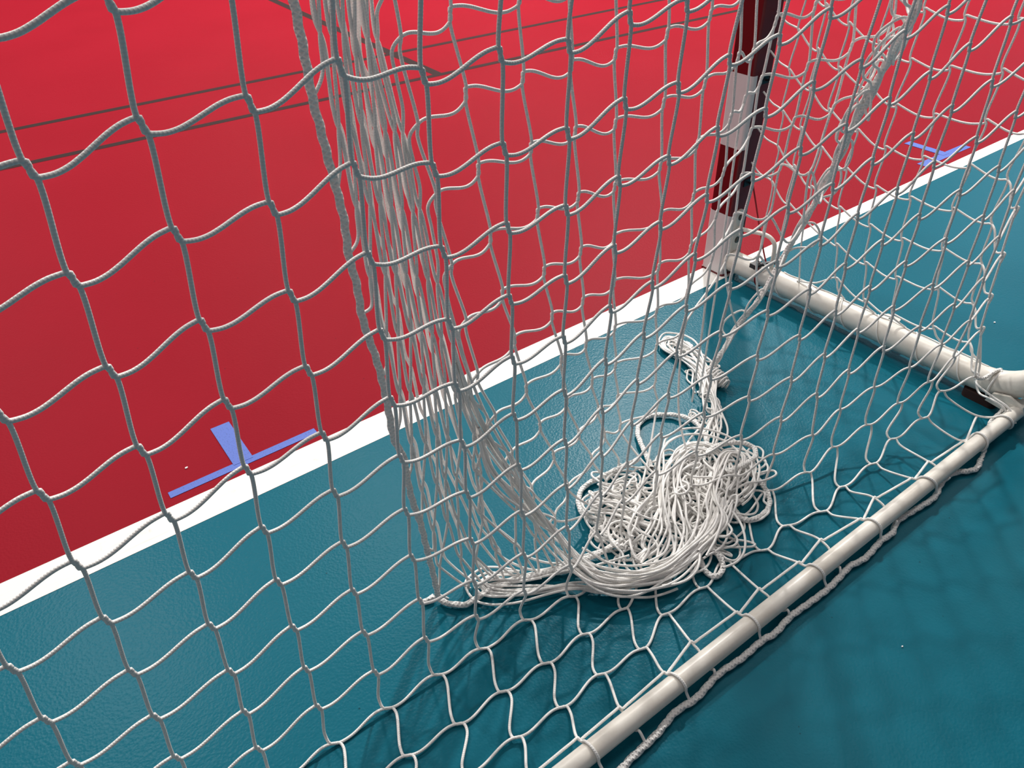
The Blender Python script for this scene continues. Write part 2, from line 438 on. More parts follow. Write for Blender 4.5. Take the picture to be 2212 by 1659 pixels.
def tubes(name, paths, r, mat, parent=None, ds=0.004, sides=8, lay=0.0, twist=0.0, raw=False):
    """one mesh made of round cords that follow the given 3-D paths; lay/twist give a laid-rope relief"""
    V, F, UV, SM = [], [], [], []
    base = 0
    ang = np.arange(sides) * 2 * PI / sides
    for k, path in enumerate(paths):
        P = np.asarray(path, float) if raw else resample(path, ds)
        if len(P) < 2:
            continue
        T, U, W = ring_frames(P)
        s = np.concatenate([[0], np.cumsum(np.linalg.norm(np.diff(P, axis=0), axis=1))])
        rad = np.full((len(P), sides), r)
        if lay:
            rad = r * (1 + lay * np.cos(3 * ang[None, :] - s[:, None] * twist))
        X = P[:, None, :] + rad[:, :, None] * (np.cos(ang)[None, :, None] * U[:, None, :] + np.sin(ang)[None, :, None] * W[:, None, :])
        n = len(P)
        V.append(X.reshape(-1, 3))
        i = np.arange(n - 1)[:, None] * sides
        j = np.arange(sides)[None, :]
        jn = (j + 1) % sides
        q = np.stack([i + j, i + jn, i + sides + jn, i + sides + j], -1).reshape(-1, 4) + base
        F.append(q)
        u0 = np.broadcast_to(s[:-1, None], (n - 1, sides)); u1 = np.broadcast_to(s[1:, None], (n - 1, sides))
        v0 = np.broadcast_to(j / sides, (n - 1, sides)); v1 = np.broadcast_to((j + 1) / sides, (n - 1, sides))
        UV.append(np.stack([np.stack([u0, v0], -1), np.stack([u0, v1], -1), np.stack([u1, v1], -1), np.stack([u1, v0], -1)], 2).reshape(-1, 2))
        base += n * sides
    V = np.vstack(V); F = np.vstack(F); UV = np.vstack(UV)
    me = bpy.data.meshes.new(name)
    me.vertices.add(len(V))
    me.vertices.foreach_set('co', V.astype(np.float32).ravel())
    me.loops.add(F.size)
    me.loops.foreach_set('vertex_index', F.astype(np.int32).ravel())
    me.polygons.add(len(F))
    me.polygons.foreach_set('loop_start', (np.arange(len(F)) * 4).astype(np.int32))
    me.polygons.foreach_set('use_smooth', np.ones(len(F), dtype=bool))
    uvl = me.uv_layers.new(name='UVMap')
    uvl.data.foreach_set('uv', UV.astype(np.float32).ravel())
    me.update(calc_edges=True)
    me.validate()
    return link(name, me, mat, parent)

def mmv(t):
    return np.array(t, float) / 1000.0

def mpath(L):
    return np.array(L, float) / 1000.0

# ================================================================ SETTING: floor and its lines
def flat(name, corners, z0, z1, mat, parent=None):
    g = Geo()
    n = len(corners)
    vs = [(x, y, z0) for x, y in corners] + [(x, y, z1) for x, y in corners]
    g.add(vs, [tuple(range(n, 2 * n))] + [(i, (i + 1) % n, n + (i + 1) % n, n + i) for i in range(n)] + [tuple(range(n - 1, -1, -1))])
    return g.build(name, mat, parent)

YL = 0.053                                                  # the two floor colours meet under the goal line
fl = flat('floor', [(-15, YL), (18, YL), (18, 6), (-15, 6)], -0.02, 0.0, M['teal'])
tag(fl, kind='structure')
tag(flat('court_surface', [(-15, -24), (18, -24), (18, YL), (-15, YL)], -0.02, 0.0, M['red'], fl), 'red sports floor in front of the goal line')
tag(flat('goal_line', [(-0.075, 0.011), (3.08, 0.011), (3.08, 0.096), (-0.075, 0.096)], 0.0, 0.0008, M['line_white'], fl), 'broad white line under the goal')
tag(flat('outer_goal_line', [(-9, 0.052), (-0.075, 0.046), (-0.075, 0.096), (-9, 0.104)], 0.0, 0.0008, M['line_white'], fl), 'narrower white line beyond the post')

def strip(name, a, b, wd, mat, parent, z1=0.0006, z0=0.0):
    a = Vector(a); b = Vector(b)
    d = (b - a).normalized()
    n = Vector((-d.y, d.x)) * wd / 2
    return flat(name, [tuple(a - n), tuple(b - n), tuple(b + n), tuple(a + n)], z0, z1, mat, parent)

strip('court_line', (6.0, -3.018), (-9.0, -2.852), 0.046, M['line_black'], fl)
strip('court_line', (6.0, -2.560), (-9.0, -2.150), 0.044, M['line_black'], fl, 0.0007)
strip('court_line', (-0.80, -8.0), (-0.532, -2.40), 0.056, M['line_black'], fl, 0.0005)

# unseen hall walls, toned dark below and light above for the floor's reflections
def hall_wall(name, a, b, z0, z1, mat, parent=None):
    g = Geo()
    d = Vector((b[0] - a[0], b[1] - a[1])).normalized()
    n = Vector((-d.y, d.x)) * 0.1
    vs = [(a[0], a[1], z0), (b[0], b[1], z0), (b[0] + n.x, b[1] + n.y, z0), (a[0] + n.x, a[1] + n.y, z0)]
    vs += [(x, y, z1) for x, y, _ in vs]
    g.add(vs, [(0, 1, 2, 3), (7, 6, 5, 4), (0, 4, 5, 1), (1, 5, 6, 2), (2, 6, 7, 3), (3, 7, 4, 0)])
    return g.build(name, mat, parent)
M['wall_light'] = plain('pale_plaster', (0.72, 0.72, 0.72), 0.8, 0, 0.1, 2)
M['wall_dark'] = plain('dark_wall_panel', (0.035, 0.03, 0.03), 0.6, 0, 0.1, 2)
for nm, a, b in (('wall_left', (-15, -24), (-15, 6)), ('wall_far', (18, -24), (-15, -24))):
    wl = tag(hall_wall(nm, a, b, 3.4, 9.0, M['wall_light']), kind='structure')
    hall_wall('wall_panel', a, b, 0.0, 3.4, M['wall_dark'], wl)

# blue tape marks, one on each side of the goal centre
def tape_mark(label, bar, stem):
    t = empty('tape_mark', label, 'floor tape', 'blue tape marks by the goal line')
    t.location = (bar[0][0], bar[0][1], 0)
    bpy.context.view_layer.update()
    for a, b, wd, z in (bar + (0.0012,), stem + (0.0018,)):
        o = strip('tape_strip', (a[0] - t.location.x, a[1] - t.location.y), (b[0] - t.location.x, b[1] - t.location.y), wd, M['tape'], t, z)
    return t
tape_mark('blue tape mark on the red floor left of the gathered net',
          ((1.673, -0.026), (1.323, -0.027), 0.021), ((1.500, -0.191), (1.502, -0.030), 0.046))
tape_mark('blue tape mark beyond the goal post, beside the narrow white line',
          ((-1.632, -0.010), (-1.297, -0.014), 0.038), ((-1.484, -0.188), (-1.478, -0.012), 0.040))

for i, (q, s) in enumerate(zip(WALLBITS, (1.0, 0.9, 0.5))):
    g = Geo()
    x, y, z = mmv(q)
    rr = 0.0032 * s
    n = 7
    g.prism([(x + rr * (1 + 0.3 * math.sin(2.1 * k + i)) * math.cos(2 * PI * k / n), y + 0.8 * rr * math.sin(2 * PI * k / n)) for k in range(n)], 0.0002, 0.0022)
    tag(g.build('paper_scrap', M['speck']),
        ['tiny white scrap on the red floor beside the blue tape mark', 'tiny white scrap on the teal floor beyond the side bar',
         'tiny white scrap on the teal floor behind the rear bar'][i], 'scrap', 'white scraps on the floor')

# ================================================================ THE GOAL FRAME
goal = empty('handball_goal', 'red and white square-post goal frame with cream ground bars', 'goal')
BARY, BARZ, BARR = 0.975, 0.030, 0.0166
SX, SR = -0.030, 0.032

def rrect(x0, x1, y0, y1, rad, n=4):
    pts = []
    for cx, cy, a0 in ((x1 - rad, y0 + rad, -90), (x1 - rad, y1 - rad, 0), (x0 + rad, y1 - rad, 90), (x0 + rad, y0 + rad, 180)):
        for k in range(n + 1):
            a = math.radians(a0 + 90 * k / n)
            pts.append((cx + rad * math.cos(a), cy + rad * math.sin(a)))
    return pts

PY0, PY1 = 0.004, 0.084
def post(x0, x1, flip):
    g = Geo()
    g.prism(rrect(x0, x1, PY0, PY1, 0.007), 0.006, 2.0, 0)
    po = g.build('post', M['post_red'], goal)
    g = Geo()
    g.prism(rrect(x0 - 0.002, x1 + 0.002, PY0 - 0.003, PY1 + 0.003, 0.006), 0.0009, 0.0062)
    g.build('base_plate', M['post_red'], goal)
    # white bands: film wrapped round the front and inner face and just over the rear edge
    for k in range(5):
        z0, z1 = 0.4 * k + (0.0065 if k == 0 else 0), 0.4 * k + 0.2
        e = 0.0009
        pr = rrect(x0 - e, x1 + e, PY0 - e, PY1 + e, 0.007 + e, 5)      # starts at the (x1, y0) corner
        n = len(pr)
        if not flip:        # inner face at x1: from the rear edge forward round the front
            idx = list(range(11, -1, -1)) + [n - 1 - j for j in range(0, 7)]
            outer = [(x1 - 0.017, PY1 + e)] + [pr[j] for j in idx]
        else:
            idx = list(range(12, n)) + list(range(0, 6))
            outer = [(x0 + 0.017, PY1 + e)] + [pr[j] for j in idx]
        cx, cy = (x0 + x1) / 2, (PY0 + PY1) / 2
        inner = [(x + (cx - x) * 0.012, y + (cy - y) * 0.012) for x, y in outer]
        g = Geo()
        L = len(outer)
        vs = [(x, y, z) for z in (z0, z1) for ring in (outer, inner) for x, y in ring]
        fs = []
        for i in range(L - 1):
            fs += [(i, i + 1, 2 * L + i + 1, 2 * L + i), (2 * L + i, 2 * L + i + 1, 3 * L + i + 1, 3 * L + i),
                   (i + 1, i, L + i, L + i + 1)]
        g.add(vs, fs, 0)
        b = g.build('white_band', M['post_white'], po)
    return po
post(-0.080, 0.0, False)
post(3.0, 3.08, True)
g = Geo()
g.box(-0.08, 3.08, PY0, PY1, 2.0, 2.08)
g.build('crossbar', M['post_red'], goal)

def side_tube(x):
    pts = [(x, 0.088, 0.050), (x, 0.30, 0.050), (x, 0.60, 0.050), (x, 0.84, 0.050)]
    for k in range(1, 9):
        a = math.radians(100 * k / 8)
        pts.append((x, 0.855 + 0.165 * math.sin(a), 0.050 + 0.165 * (1 - math.cos(a))))
    pts += [(x, 0.95, 0.8), (x, 0.88, 1.5), (x, 0.84, 1.85), (x, 0.79, 1.95), (x, 0.70, 1.97), (x, 0.4, 1.97), (x, 0.088, 1.97)]
    return tubes('side_bar', [pts], SR, M['bar_white'], goal, ds=0.02, sides=28)
side_tube(SX)
side_tube(3.0 - SX)
tubes('rear_bar', [[(SX - 0.02, BARY, BARZ), (0.6, BARY, BARZ), (1.5, BARY, BARZ), (2.4, BARY, BARZ), (3.05, BARY, BARZ)]], BARR, M['bar_white'], goal, ds=0.05, sides=28)
tubes('top_rear_bar', [[(SX, 0.80, 1.945), (1.5, 0.80, 1.945), (3.0 - SX, 0.80, 1.945)]], 0.012, M['bar_white'], goal, ds=0.05, sides=12)

# gusset that joins rear bar to side bar
g = Geo()
pr = [(0.905, 0.026), (0.945, 0.022), (0.985, 0.016), (0.992, 0.034), (0.985, 0.050), (0.95, 0.062), (0.915, 0.052)]
n = len(pr)
vs = [(0.012, y, z) for y, z in pr] + [(0.004, y, z) for y, z in pr]
g.add(vs, [tuple(range(n)), tuple(range(2 * n - 1, n - 1, -1))] + [(i, n + i, n + (i + 1) % n, (i + 1) % n) for i in range(n)])
g.box(-0.024, 0.0125, 0.925, 0.985, 0.040, 0.0465)
g.build('corner_gusset', M['bar_white'], goal)

# rubber foot below the side bar
g = Geo()
g.prism(rrect(-0.058, 0.000, 0.845, 0.925, 0.012), 0.0003, 0.022, 0, True)
g.build('rubber_foot', M['rubber'], goal)

# bracket plate on the rear of the post, with its two bolts and the brace rod
g = Geo()
pl = []
for cz, a0 in ((0.195, 0), (0.036, 180)):
    for k in range(9):
        a = math.radians(a0 + 180 * k / 8)
        pl.append((-0.036 + 0.021 * math.cos(a), cz + 0.021 * math.sin(a)))
n = len(pl)
vs = [(x, 0.0845, z) for x, z in pl] + [(x, 0.0915, z) for x, z in pl]
g.add(vs, [tuple(range(n)), tuple(range(2 * n - 1, n - 1, -1))] + [(i, n + i, n + (i + 1) % n, (i + 1) % n) for i in range(n)])
plate = g.build('bracket_plate', M['bar_white'], goal)
for z in (0.192, 0.118):
    g = Geo()
    def disc(rad, y0, y1, nn, mi=0):
        vs = [(-0.037 + rad * math.cos(2 * PI * k / nn), y, z + rad * math.sin(2 * PI * k / nn)) for y in (y0, y1) for k in range(nn)]
        g.add(vs, [(k, nn + k, nn + (k + 1) % nn, (k + 1) % nn) for k in range(nn)] + [tuple(range(2 * nn - 1, nn - 1, -1))], mi)
    disc(0.0105, 0.091, 0.0925, 20)
    disc(0.0078, 0.0925, 0.097, 6)
    disc(0.0035, 0.097, 0.0985, 10)
    g.build('bolt', M['bolt'], plate)
tubes('brace_rod', [[(-0.032, 0.092, 0.158), (-0.03, 0.14, 0.166), (-0.03, 0.185, 0.174), (-0.03, 0.21, 0.172), (-0.03, 0.226, 0.160), (-0.03, 0.231, 0.142), (-0.03, 0.232, 0.11), (-0.03, 0.233, 0.078)]], 0.0062, M['bar_white'], goal, ds=0.006, sides=14)
# collar where the side bar meets the post
tubes('bar_collar', [[(SX, 0.0848, 0.050), (SX, 0.089, 0.050), (SX, 0.0935, 0.050)]], 0.0365, M['bar_white'], goal, ds=0.002, sides=28)

# drilled tab on the side bar
g = Geo()
out = rrect(-0.098, -0.040, 0.570, 0.612, 0.007, 3)
m_ = len(out)
hx, hy, hr = -0.078, 0.590, 0.0052
inn = []
for (x, y) in out:
    a = math.atan2(y - hy, x - hx)
    inn.append((hx + hr * math.cos(a), hy + hr * math.sin(a)))
for z in (0.060, 0.064):
    pass
vs = [(x, y, 0.060) for x, y in out] + [(x, y, 0.060) for x, y in inn] + [(x, y, 0.0645) for x, y in out] + [(x, y, 0.0645) for x, y in inn]
fs = []
for i in range(m_):
    j = (i + 1) % m_
    fs += [(2 * m_ + i, 2 * m_ + j, 3 * m_ + j, 3 * m_ + i), (i, m_ + i, m_ + j, j), (i, j, 2 * m_ + j, 2 * m_ + i), (m_ + i, 3 * m_ + i, 3 * m_ + j, m_ + j)]
g.add(vs, fs)
g.build('mounting_tab', M['bar_white'], goal)

# small black net hooks along the rear of the post
for z in (0.294, 0.583, 0.872, 1.161):
    tubes('net_hook', [[(-0.052, 0.082, z), (-0.052, 0.094, z + 0.001), (-0.050, 0.102, z + 0.006), (-0.047, 0.103, z + 0.014), (-0.044, 0.098, z + 0.019)]], 0.0034, M['black'], goal, ds=0.003, sides=8)
    g = Geo()
    g.box(-0.064, -0.034, 0.0838, 0.0872, z - 0.009, z + 0.012)
    g.build('hook_plate', M['black'], goal)

# red elastic with its black clip, hooked from the post down round the side bar
el = empty('elastic_tie', 'dark red elastic cord with black clip hooked around side bar at post foot', 'cord')
rc = [(-0.070, 0.088, 0.290), (-0.068, 0.105, 0.255), (-0.055, 0.150, 0.175), (-0.040, 0.195, 0.105), (-0.034, 0.212, 0.0855)]
tubes('elastic_cord', [rc], 0.0024, M['red_cord'], el, ds=0.006, sides=8)
ring = [(SX + (SR + 0.003) * math.sin(a), 0.200 + 0.010 * math.sin(a * 0.5), 0.050 + (SR + 0.003) * math.cos(a)) for a in np.linspace(0.1, 2 * PI + 0.1, 22)]
tubes('elastic_loop', [ring], 0.0024, M['red_cord'], el, ds=0.006, sides=8)
tubes('clip', [[(0.008, 0.196, 0.080), (0.000, 0.202, 0.087), (-0.016, 0.214, 0.0925), (-0.032, 0.226, 0.096), (-0.046, 0.238, 0.098)]], 0.0062, M['black'], el, ds=0.005, sides=10)
tubes('clip_gate', [[(0.006, 0.192, 0.081), (0.010, 0.205, 0.090), (0.000, 0.222, 0.100), (-0.020, 0.236, 0.106), (-0.046, 0.240, 0.100)]], 0.0028, M['black'], el, ds=0.005, sides=8)
g = Geo()
g.box(-0.020, 0.012, 0.186, 0.206, 0.0805, 0.094)
g.build('clip_body', M['black'], el)

# ================================================================ NETS
RC = 0.0025                                            # cord radius
def load(grid):
    G = {}
    for k, (r0, L) in grid.items():
        for i, q in enumerate(L):
            G[(k, r0 + i)] = mmv(q)
    return G

def unit(v):
    return v / max(1e-9, np.linalg.norm(v))

def hermite(a, b, ta, tb, n=7):
    t = (np.arange(1, n) / n)[:, None]
    return (2 * t**3 - 3 * t**2 + 1) * a + (t**3 - 2 * t**2 + t) * ta + (-2 * t**3 + 3 * t**2) * b + (t**3 - t**2) * tb

def up_dir(G, k, r):
    a = G.get((k, r + 1)); b = G.get((k, r - 1)); c = G[(k, r)]
    return unit((a if a is not None else c) - (b if b is not None else c))

def col_path(nodes, right, shift=0.0022, arm=0.006, loose=0):
    """cord through the knots of a column, bottom to top; at each knot it jogs sideways a little"""
    P = []
    n = len(nodes)
    for i, q in enumerate(nodes):
        u = unit(nodes[min(i + 1, n - 1)] - nodes[max(i - 1, 0)])
        w_ = right[i]
        sh, ar = (0.0065, 0.0035) if loose and 1 <= i <= loose else (shift, arm)
        if sh > 0.006:
            P.append(q - u * 0.019 + w_ * 0.0088)
        P.append(q - u * ar + w_ * sh)
        P.append(q + u * ar - w_ * sh)
        if sh > 0.006:
            P.append(q + u * 0.019 - w_ * 0.0088)
    return P

def row_path(nodes, ups, s=0.03, arm=0.006, sag=0.004):
    """cross cord through knots; it enters each knot high and leaves it low (s > 0), which gives the S-shaped bights"""
    P = []
    n = len(nodes)
    for i in range(n):
        u = ups[i]
        sg = 1.0 if s > 0 else -1.0
        if i > 0:
            P.append(nodes[i] + u * arm * sg)
        if i < n - 1:
            a = nodes[i] - u * arm * sg
            b = nodes[i + 1] + ups[i + 1] * arm * sg
            D = b - a
            P.append(a)
            seg = hermite(a, b, D - u * s, D - ups[i + 1] * s)
            tt = np.linspace(0, 1, len(seg) + 2)[1:-1]
            seg[:, 2] -= sag * 4 * tt * (1 - tt)
            P += list(seg)
    return P

def slack_row(nodes, ups, s):
    """cross cord of the slack foot: it lies along each knot, so the meshes turn into rounded hexagons"""
    P = []
    n = len(nodes)
    W = [unit(nodes[min(i + 1, n - 1)] - nodes[max(i - 1, 0)]) for i in range(n)]
    for i in range(n):
        P.append(nodes[i] - W[i] * 0.0065 + ups[i] * 0.003)
        if i < n - 1:
            a = nodes[i] + W[i] * 0.0065 - ups[i] * 0.003
            b = nodes[i + 1] - W[i + 1] * 0.0065 + ups[i + 1] * 0.003
            D = b - a
            P.append(a)
            P += list(hermite(a, b, D - ups[i] * s, D - ups[i + 1] * s))
    return P

# ---------------------------------------------------------------- back net: fill the grid beyond the frame edges
G = load(BACK_NODES)
G[(18, 0)] = np.array([0.112, 0.934, 0.046])
for i, q in enumerate(CORNER_NODES):
    G[(19, 1 + i)] = mmv(q)
KL, TOP = -4, 18
for k in range(4, KL - 1, -1):
    for r in range(0, 14):
        if (k, r) in G:
            continue
        if r == 0:
            G[(k, r)] = np.array([1.335 + 0.0935 * (5 - k), 0.947, 0.034])
        else:
            q = G[(k + 1, r)].copy()
            q[0] += 0.0932
            G[(k, r)] = q
for k in range(KL, 20):
    for r in range(1, TOP + 1):
        if (k, r) not in G:
            q = G[(k, r - 1)].copy()
            yt = 0.80 if k < 17 else 0.83
            q[1] += (yt - q[1]) * min(1.0, 0.10 / max(0.1, 1.95 - q[2]))
            q[2] += 0.0995
            if k < 17:
                q[0] += 0.0006
            G[(k, r)] = q
for key, q in G.items():
    q[2] = max(q[2], 0.0042)

net = empty('goal_net', 'white knotless goal net laced to rear bar, side bar and post', 'net')
# border rope behind the rear bar
rp = list(mpath(REAR_ROPE))
rp = [np.array([x, 1.014 + 0.006 * math.sin(x * 31), 0.008]) for x in (2.25, 2.1, 1.95, 1.8, 1.65, 1.52)] + rp
rp += [np.array([rp[-1][0] - 0.05, 1.008, 0.008]), np.array([0.20, 1.0, 0.008])] + [mmv(q) for q in reversed(CORNER_TIE[6:])][:0]
rps = resample(np.array(rp), 0.004)
over = [mmv(q) for q in OVER_KNOTS]
under = [mmv(q) for q in UNDER_KNOTS]
knot = {5: over[0], 7: over[1], 9: over[2], 11: over[3], 13: over[4], 15: over[5],
        6: under[0], 8: under[1], 10: under[2], 12: under[3]}
for k in range(KL, 17):
    if k not in knot:
        knot[k] = np.array([G[(k, 0)][0] + 0.01, 1.012, 0.012])
for k in knot:                                         # every knot sits on the rope
    knot[k] = rps[int(np.argmin(np.linalg.norm(rps[:, :2] - knot[k][:2], axis=1)))]
rr_ = BARR + RC + 0.0003
for k in range(KL, 19):
    nodes = [G[(k, r)] for r in range(0, TOP + 1)]
    right = [unit(G[(min(k + 1, 19), r if (min(k + 1, 19), r) in G else 1)] - G[(k - 1 if k > KL else k, r)]) for r in range(0, TOP + 1)]
    P = col_path(nodes, right, loose=3 if k < 9 else 2)
    q = nodes[0]
    if k <= 16:
        kn = knot[k]
        tail = []
        ov = (k % 2 == 1)
        rng = (165, 130, 95, 60, 25, -10) if ov else (195, 235, 270, 305, 340)
        for j, a in enumerate(rng):
            a = math.radians(a)
            f = (j + 0.6) / (len(rng) + 0.6)
            tail.append(np.array([q[0] + (kn[0] - q[0]) * f, BARY + rr_ * math.cos(a), BARZ + rr_ * math.sin(a)]))
        tail = [t for t in tail if t[2] > 0.003]
        P = [kn] + tail[::-1] + P[1:]
    elif k == 17:
        ring = [np.array([q[0] - 0.02 - 0.004 * j, BARY + rr_ * math.cos(a), BARZ + rr_ * math.sin(a)]) for j, a in enumerate(np.radians([-100, -40, 20, 75, 120, 165]))]
        P = ring + P[1:]
    else:
        ring = [np.array([0.055 + 0.004 * j, BARY + rr_ * math.cos(a), BARZ + rr_ * math.sin(a)]) for j, a in enumerate(np.radians([-100, -40, 20, 75, 120, 150]))]
        P = ring + P[1:]
    P.append(np.array([nodes[-1][0], 0.80, 1.945]))
    P = [np.array([p_[0], p_[1], max(p_[2], RC + 0.0006)]) for p_ in P]
    tubes('vertical_cord', [P], RC, M['cord'], net, ds=0.0042 if k < 12 else 0.006, sides=8)
# corner column, shared with the side net
P = [G[(19, r)] for r in range(1, TOP + 1)]
P = [np.array([0.035, 0.985, 0.018]), np.array([0.045, 0.955, 0.052]), np.array([0.052, 0.930, 0.062]), P[0] + np.array([0.004, 0.02, -0.03])] + col_path(P, [np.array([-1.0, 0, 0])] * len(P)) + [np.array([0.0, 0.80, 1.945])]
tubes('vertical_cord', [P], RC, M['cord'], net, ds=0.005)
tubes('vertical_cord', [[np.array([0.040, 0.992, 0.024]), np.array([0.036, 0.965, 0.050]), np.array([0.040, 0.925, 0.062]), np.array([0.040, 0.885, 0.074]), G[(19, 1)] + np.array([-0.003, 0.003, 0.0]), G[(19, 1)] + np.array([-0.004, -0.002, 0.03]), G[(19, 2)]]], RC, M['cord'], net, ds=0.005)
for r in range(0, TOP + 1):
    ks = [k for k in range(KL, 20) if (k, r) in G]
    nodes = [G[(k, r)] for k in ks]
    if r == 0:
        P = [q + np.array([0, 0.0, 0.0]) for q in nodes]
        P = row_path(nodes, [np.array([0, -1.0, 0])] * len(nodes), s=0.004, arm=0.002, sag=0.0)
    else:
        ups = [up_dir(G, k, r) for k in ks]
        P = row_path(nodes, ups, s=0.050 if r > 4 else 0.062, arm=0.006, sag=0.003) if r > 3 else slack_row(nodes, ups, 0.034)
    P = [np.array([p_[0], p_[1], max(p_[2], RC + 0.0005)]) for p_ in P]
    tubes('cross_cord', [P], RC, M['cord'], net, ds=0.0042, sides=8)

tubes('border_rope', [rp], 0.0058, M['rope'], net, ds=0.0022, sides=10, lay=0.15, twist=2 * PI / 0.026)
tubes('corner_rope', [[np.array([0.20, 1.0, 0.009]), np.array([0.15, 0.985, 0.009])] + [mmv(q) for q in reversed(CORNER_TIE)]], 0.0042, M['rope'], net, ds=0.003, sides=10, lay=0.15, twist=2 * PI / 0.02)
# short lashing round the side bar near the corner
a = np.linspace(0.2, 2 * PI + 1.0, 26)
tubes('lashing_cord', [[np.array([SX + (SR + 0.003) * math.sin(t), 0.903 - 0.010 * t / 6, 0.054 + (SR + 0.003) * math.cos(t)]) for t in a]], RC, M['cord'], net, ds=0.005)

# ---------------------------------------------------------------- side net
SY = [0.175, 0.236, 0.304, 0.390, 0.476, 0.567, 0.672, 0.762]
SZ1 = [0.727, 0.695, 0.662, 0.634, 0.612, 0.613, 0.626, 0.626]
rnd = random.Random(5)
SG = {}
for k in range(8):
    for wv in range(-11, 7):
        z = SZ1[k] - 0.1005 * (wv - 1)
        if k < 3 and z < 0.28 or z < 0.085:
            continue
        y = SY[k] + (0.055 if k > 2 else 0.03) * max(0.0, (0.42 - z) / 0.32) ** 1.6
        SG[(k, wv)] = np.array([SX + 0.004 * math.sin(1.7 * k + 0.9 * wv), y + rnd.uniform(-0.003, 0.003), z + rnd.uniform(-0.003, 0.003)])
top_of = SX
for k in range(8):
    ws = sorted([wv for (kk, wv) in SG if kk == k], reverse=True)
    nodes = [SG[(k, wv)] for wv in ws]
    right = [np.array([0.0, 1.0, 0.0])] * len(nodes)
    P = col_path(nodes, right, shift=0.003)
    b = nodes[0]
    if k < 3:
        foot = [np.array([SX + 0.006, b[1] + 0.01 + 0.01 * k, 0.0835]), np.array([SX, b[1] + 0.004, 0.5 * (b[2] + 0.083)])]
    else:
        foot = [np.array([SX - 0.012, b[1] + 0.035, 0.0815]), np.array([SX, b[1] + 0.014, 0.5 * (b[2] + 0.083)])]
    P = foot + P + [np.array([SX, nodes[-1][1] * 0.98, 1.97 + SR])]
    tubes('vertical_cord', [P], RC, M['cord'], net, ds=0.006)
for wv in range(-11, 7):
    ks = [k for k in range(8) if (k, wv) in SG]
    if len(ks) < 2:
        continue
    nodes = [SG[(k, wv)] for k in ks]
    P = row_path(nodes, [np.array([0, 0, 1.0])] * len(nodes), s=-0.02, arm=0.004, sag=0.007)
    if ks[0] == 0:
        P = [np.array([-0.046, 0.090, nodes[0][2] + 0.030]), np.array([-0.042, 0.125, nodes[0][2] + 0.010])] + P
    elif ks[0] >= 1:
        q = nodes[0]
        P = [np.array([SX + 0.004, q[1] - 0.11, 0.0832]), np.array([SX, q[1] - 0.055, 0.5 * (q[2] + 0.083) - 0.01])] + P
    cr = 7 - wv                                       # row of the corner column it is tied to
    if (19, cr) in G and ks[-1] == 7:
        P += [nodes[-1] + np.array([0.008, 0.014, -0.010]), 0.5 * (nodes[-1] + G[(19, cr)]) + np.array([0.004, 0.01, -0.025]), G[(19, cr)] + np.array([0, 0.004, 0.012]), G[(19, cr)] + np.array([0, 0.003, -0.012])]
    P = [np.array([p_[0], p_[1], p_[2]]) for p_ in P]
    tubes('cross_cord', [P], RC, M['cord'], net, ds=0.006)
# lacing that spirals along the side bar
P = []
for t in np.linspace(0, 1, 230):
    y = 0.26 + 0.60 * t
    a = 2 * PI * t * 5.5 + 0.4
    zc = 0.050
    P.append(np.array([SX + (SR + 0.0022) * math.sin(a), y, zc + (SR + 0.0022) * math.cos(a)]))
tubes('lacing_cord', [P], 0.0017, M['cord'], net, ds=0.006, sides=6)
P = [np.array([SX - 0.012 + 0.006 * math.sin(40 * t), 0.27 + 0.60 * t, 0.050 + math.sqrt((SR + 0.002) ** 2 - (0.012 - 0.006 * math.sin(40 * t)) ** 2)]) for t in np.linspace(0, 1, 60)]
tubes('lacing_cord', [P], 0.0017, M['cord'], net, ds=0.006, sides=6)

# ---------------------------------------------------------------- catch net: curtain, gathered edge and heap
cat = empty('catch_net', 'white catch net hanging inside the goal, gathered at left, its foot heaped on the floor', 'net')
H = load(CATCH_NODES)                                  # rows run downwards
Bn = load(BUNCH_NODES)
def add_up(D, k, r, n, ytop):
    q = D[(k, r)]
    for i in range(1, n + 1):
        q = q.copy()
        q[1] += (ytop - q[1]) * 0.12
        q[2] += 0.0995
        D[(k, r - i)] = q
for k in range(0, 13):
    r0 = min(r for (kk, r) in H if kk == k)
    add_up(H, k, r0, r0 + 9, 0.48)
for j in range(7):
    add_up(Bn, j, 0, 9, 0.48)
rg = np.array([-1.0, 0, 0])
edge = list(mpath(EDGE_ROPE))
heapc = [mmv(q) for q in HEAP_CENTRES]
rnd = random.Random(21)
def heap_end(q, last):
    """carry a column's end down on to the heap"""
    c = heapc[rnd.randrange(len(heapc))]
    m1 = np.array([0.6 * last[0] + 0.4 * c[0], 0.6 * last[1] + 0.4 * c[1], max(0.012, last[2] * 0.35)])
    return [m1, np.array([c[0] + rnd.uniform(-.03, .03), c[1] + rnd.uniform(-.03, .03), 0.012 + rnd.random() * 0.02])]
for k in range(0, 13):
    rs = sorted([r for (kk, r) in H if kk == k])
    nodes = [H[(k, r)] for r in rs][::-1]              # bottom to top
    P = col_path(nodes, [rg] * len(nodes), shift=-0.0022)
    b = nodes[0]
    if k <= 6:
        P = heap_end(k, b)[::-1] + P
    elif k <= 8:
        P = [np.array([b[0] - 0.07, b[1] - 0.05, 0.02]), np.array([b[0] - 0.03, b[1] - 0.02, b[2] * 0.5])] + P
    else:
        i = int(np.argmin([abs(e[2] - (b[2] - 0.22)) for e in edge]))
        P = [edge[i] + np.array([0.006, 0.004, 0]), 0.5 * (edge[i] + b) + np.array([0.0, 0.0, -0.03])] + P
    tubes('vertical_cord', [P], RC, M['cord'], cat, ds=0.0045)
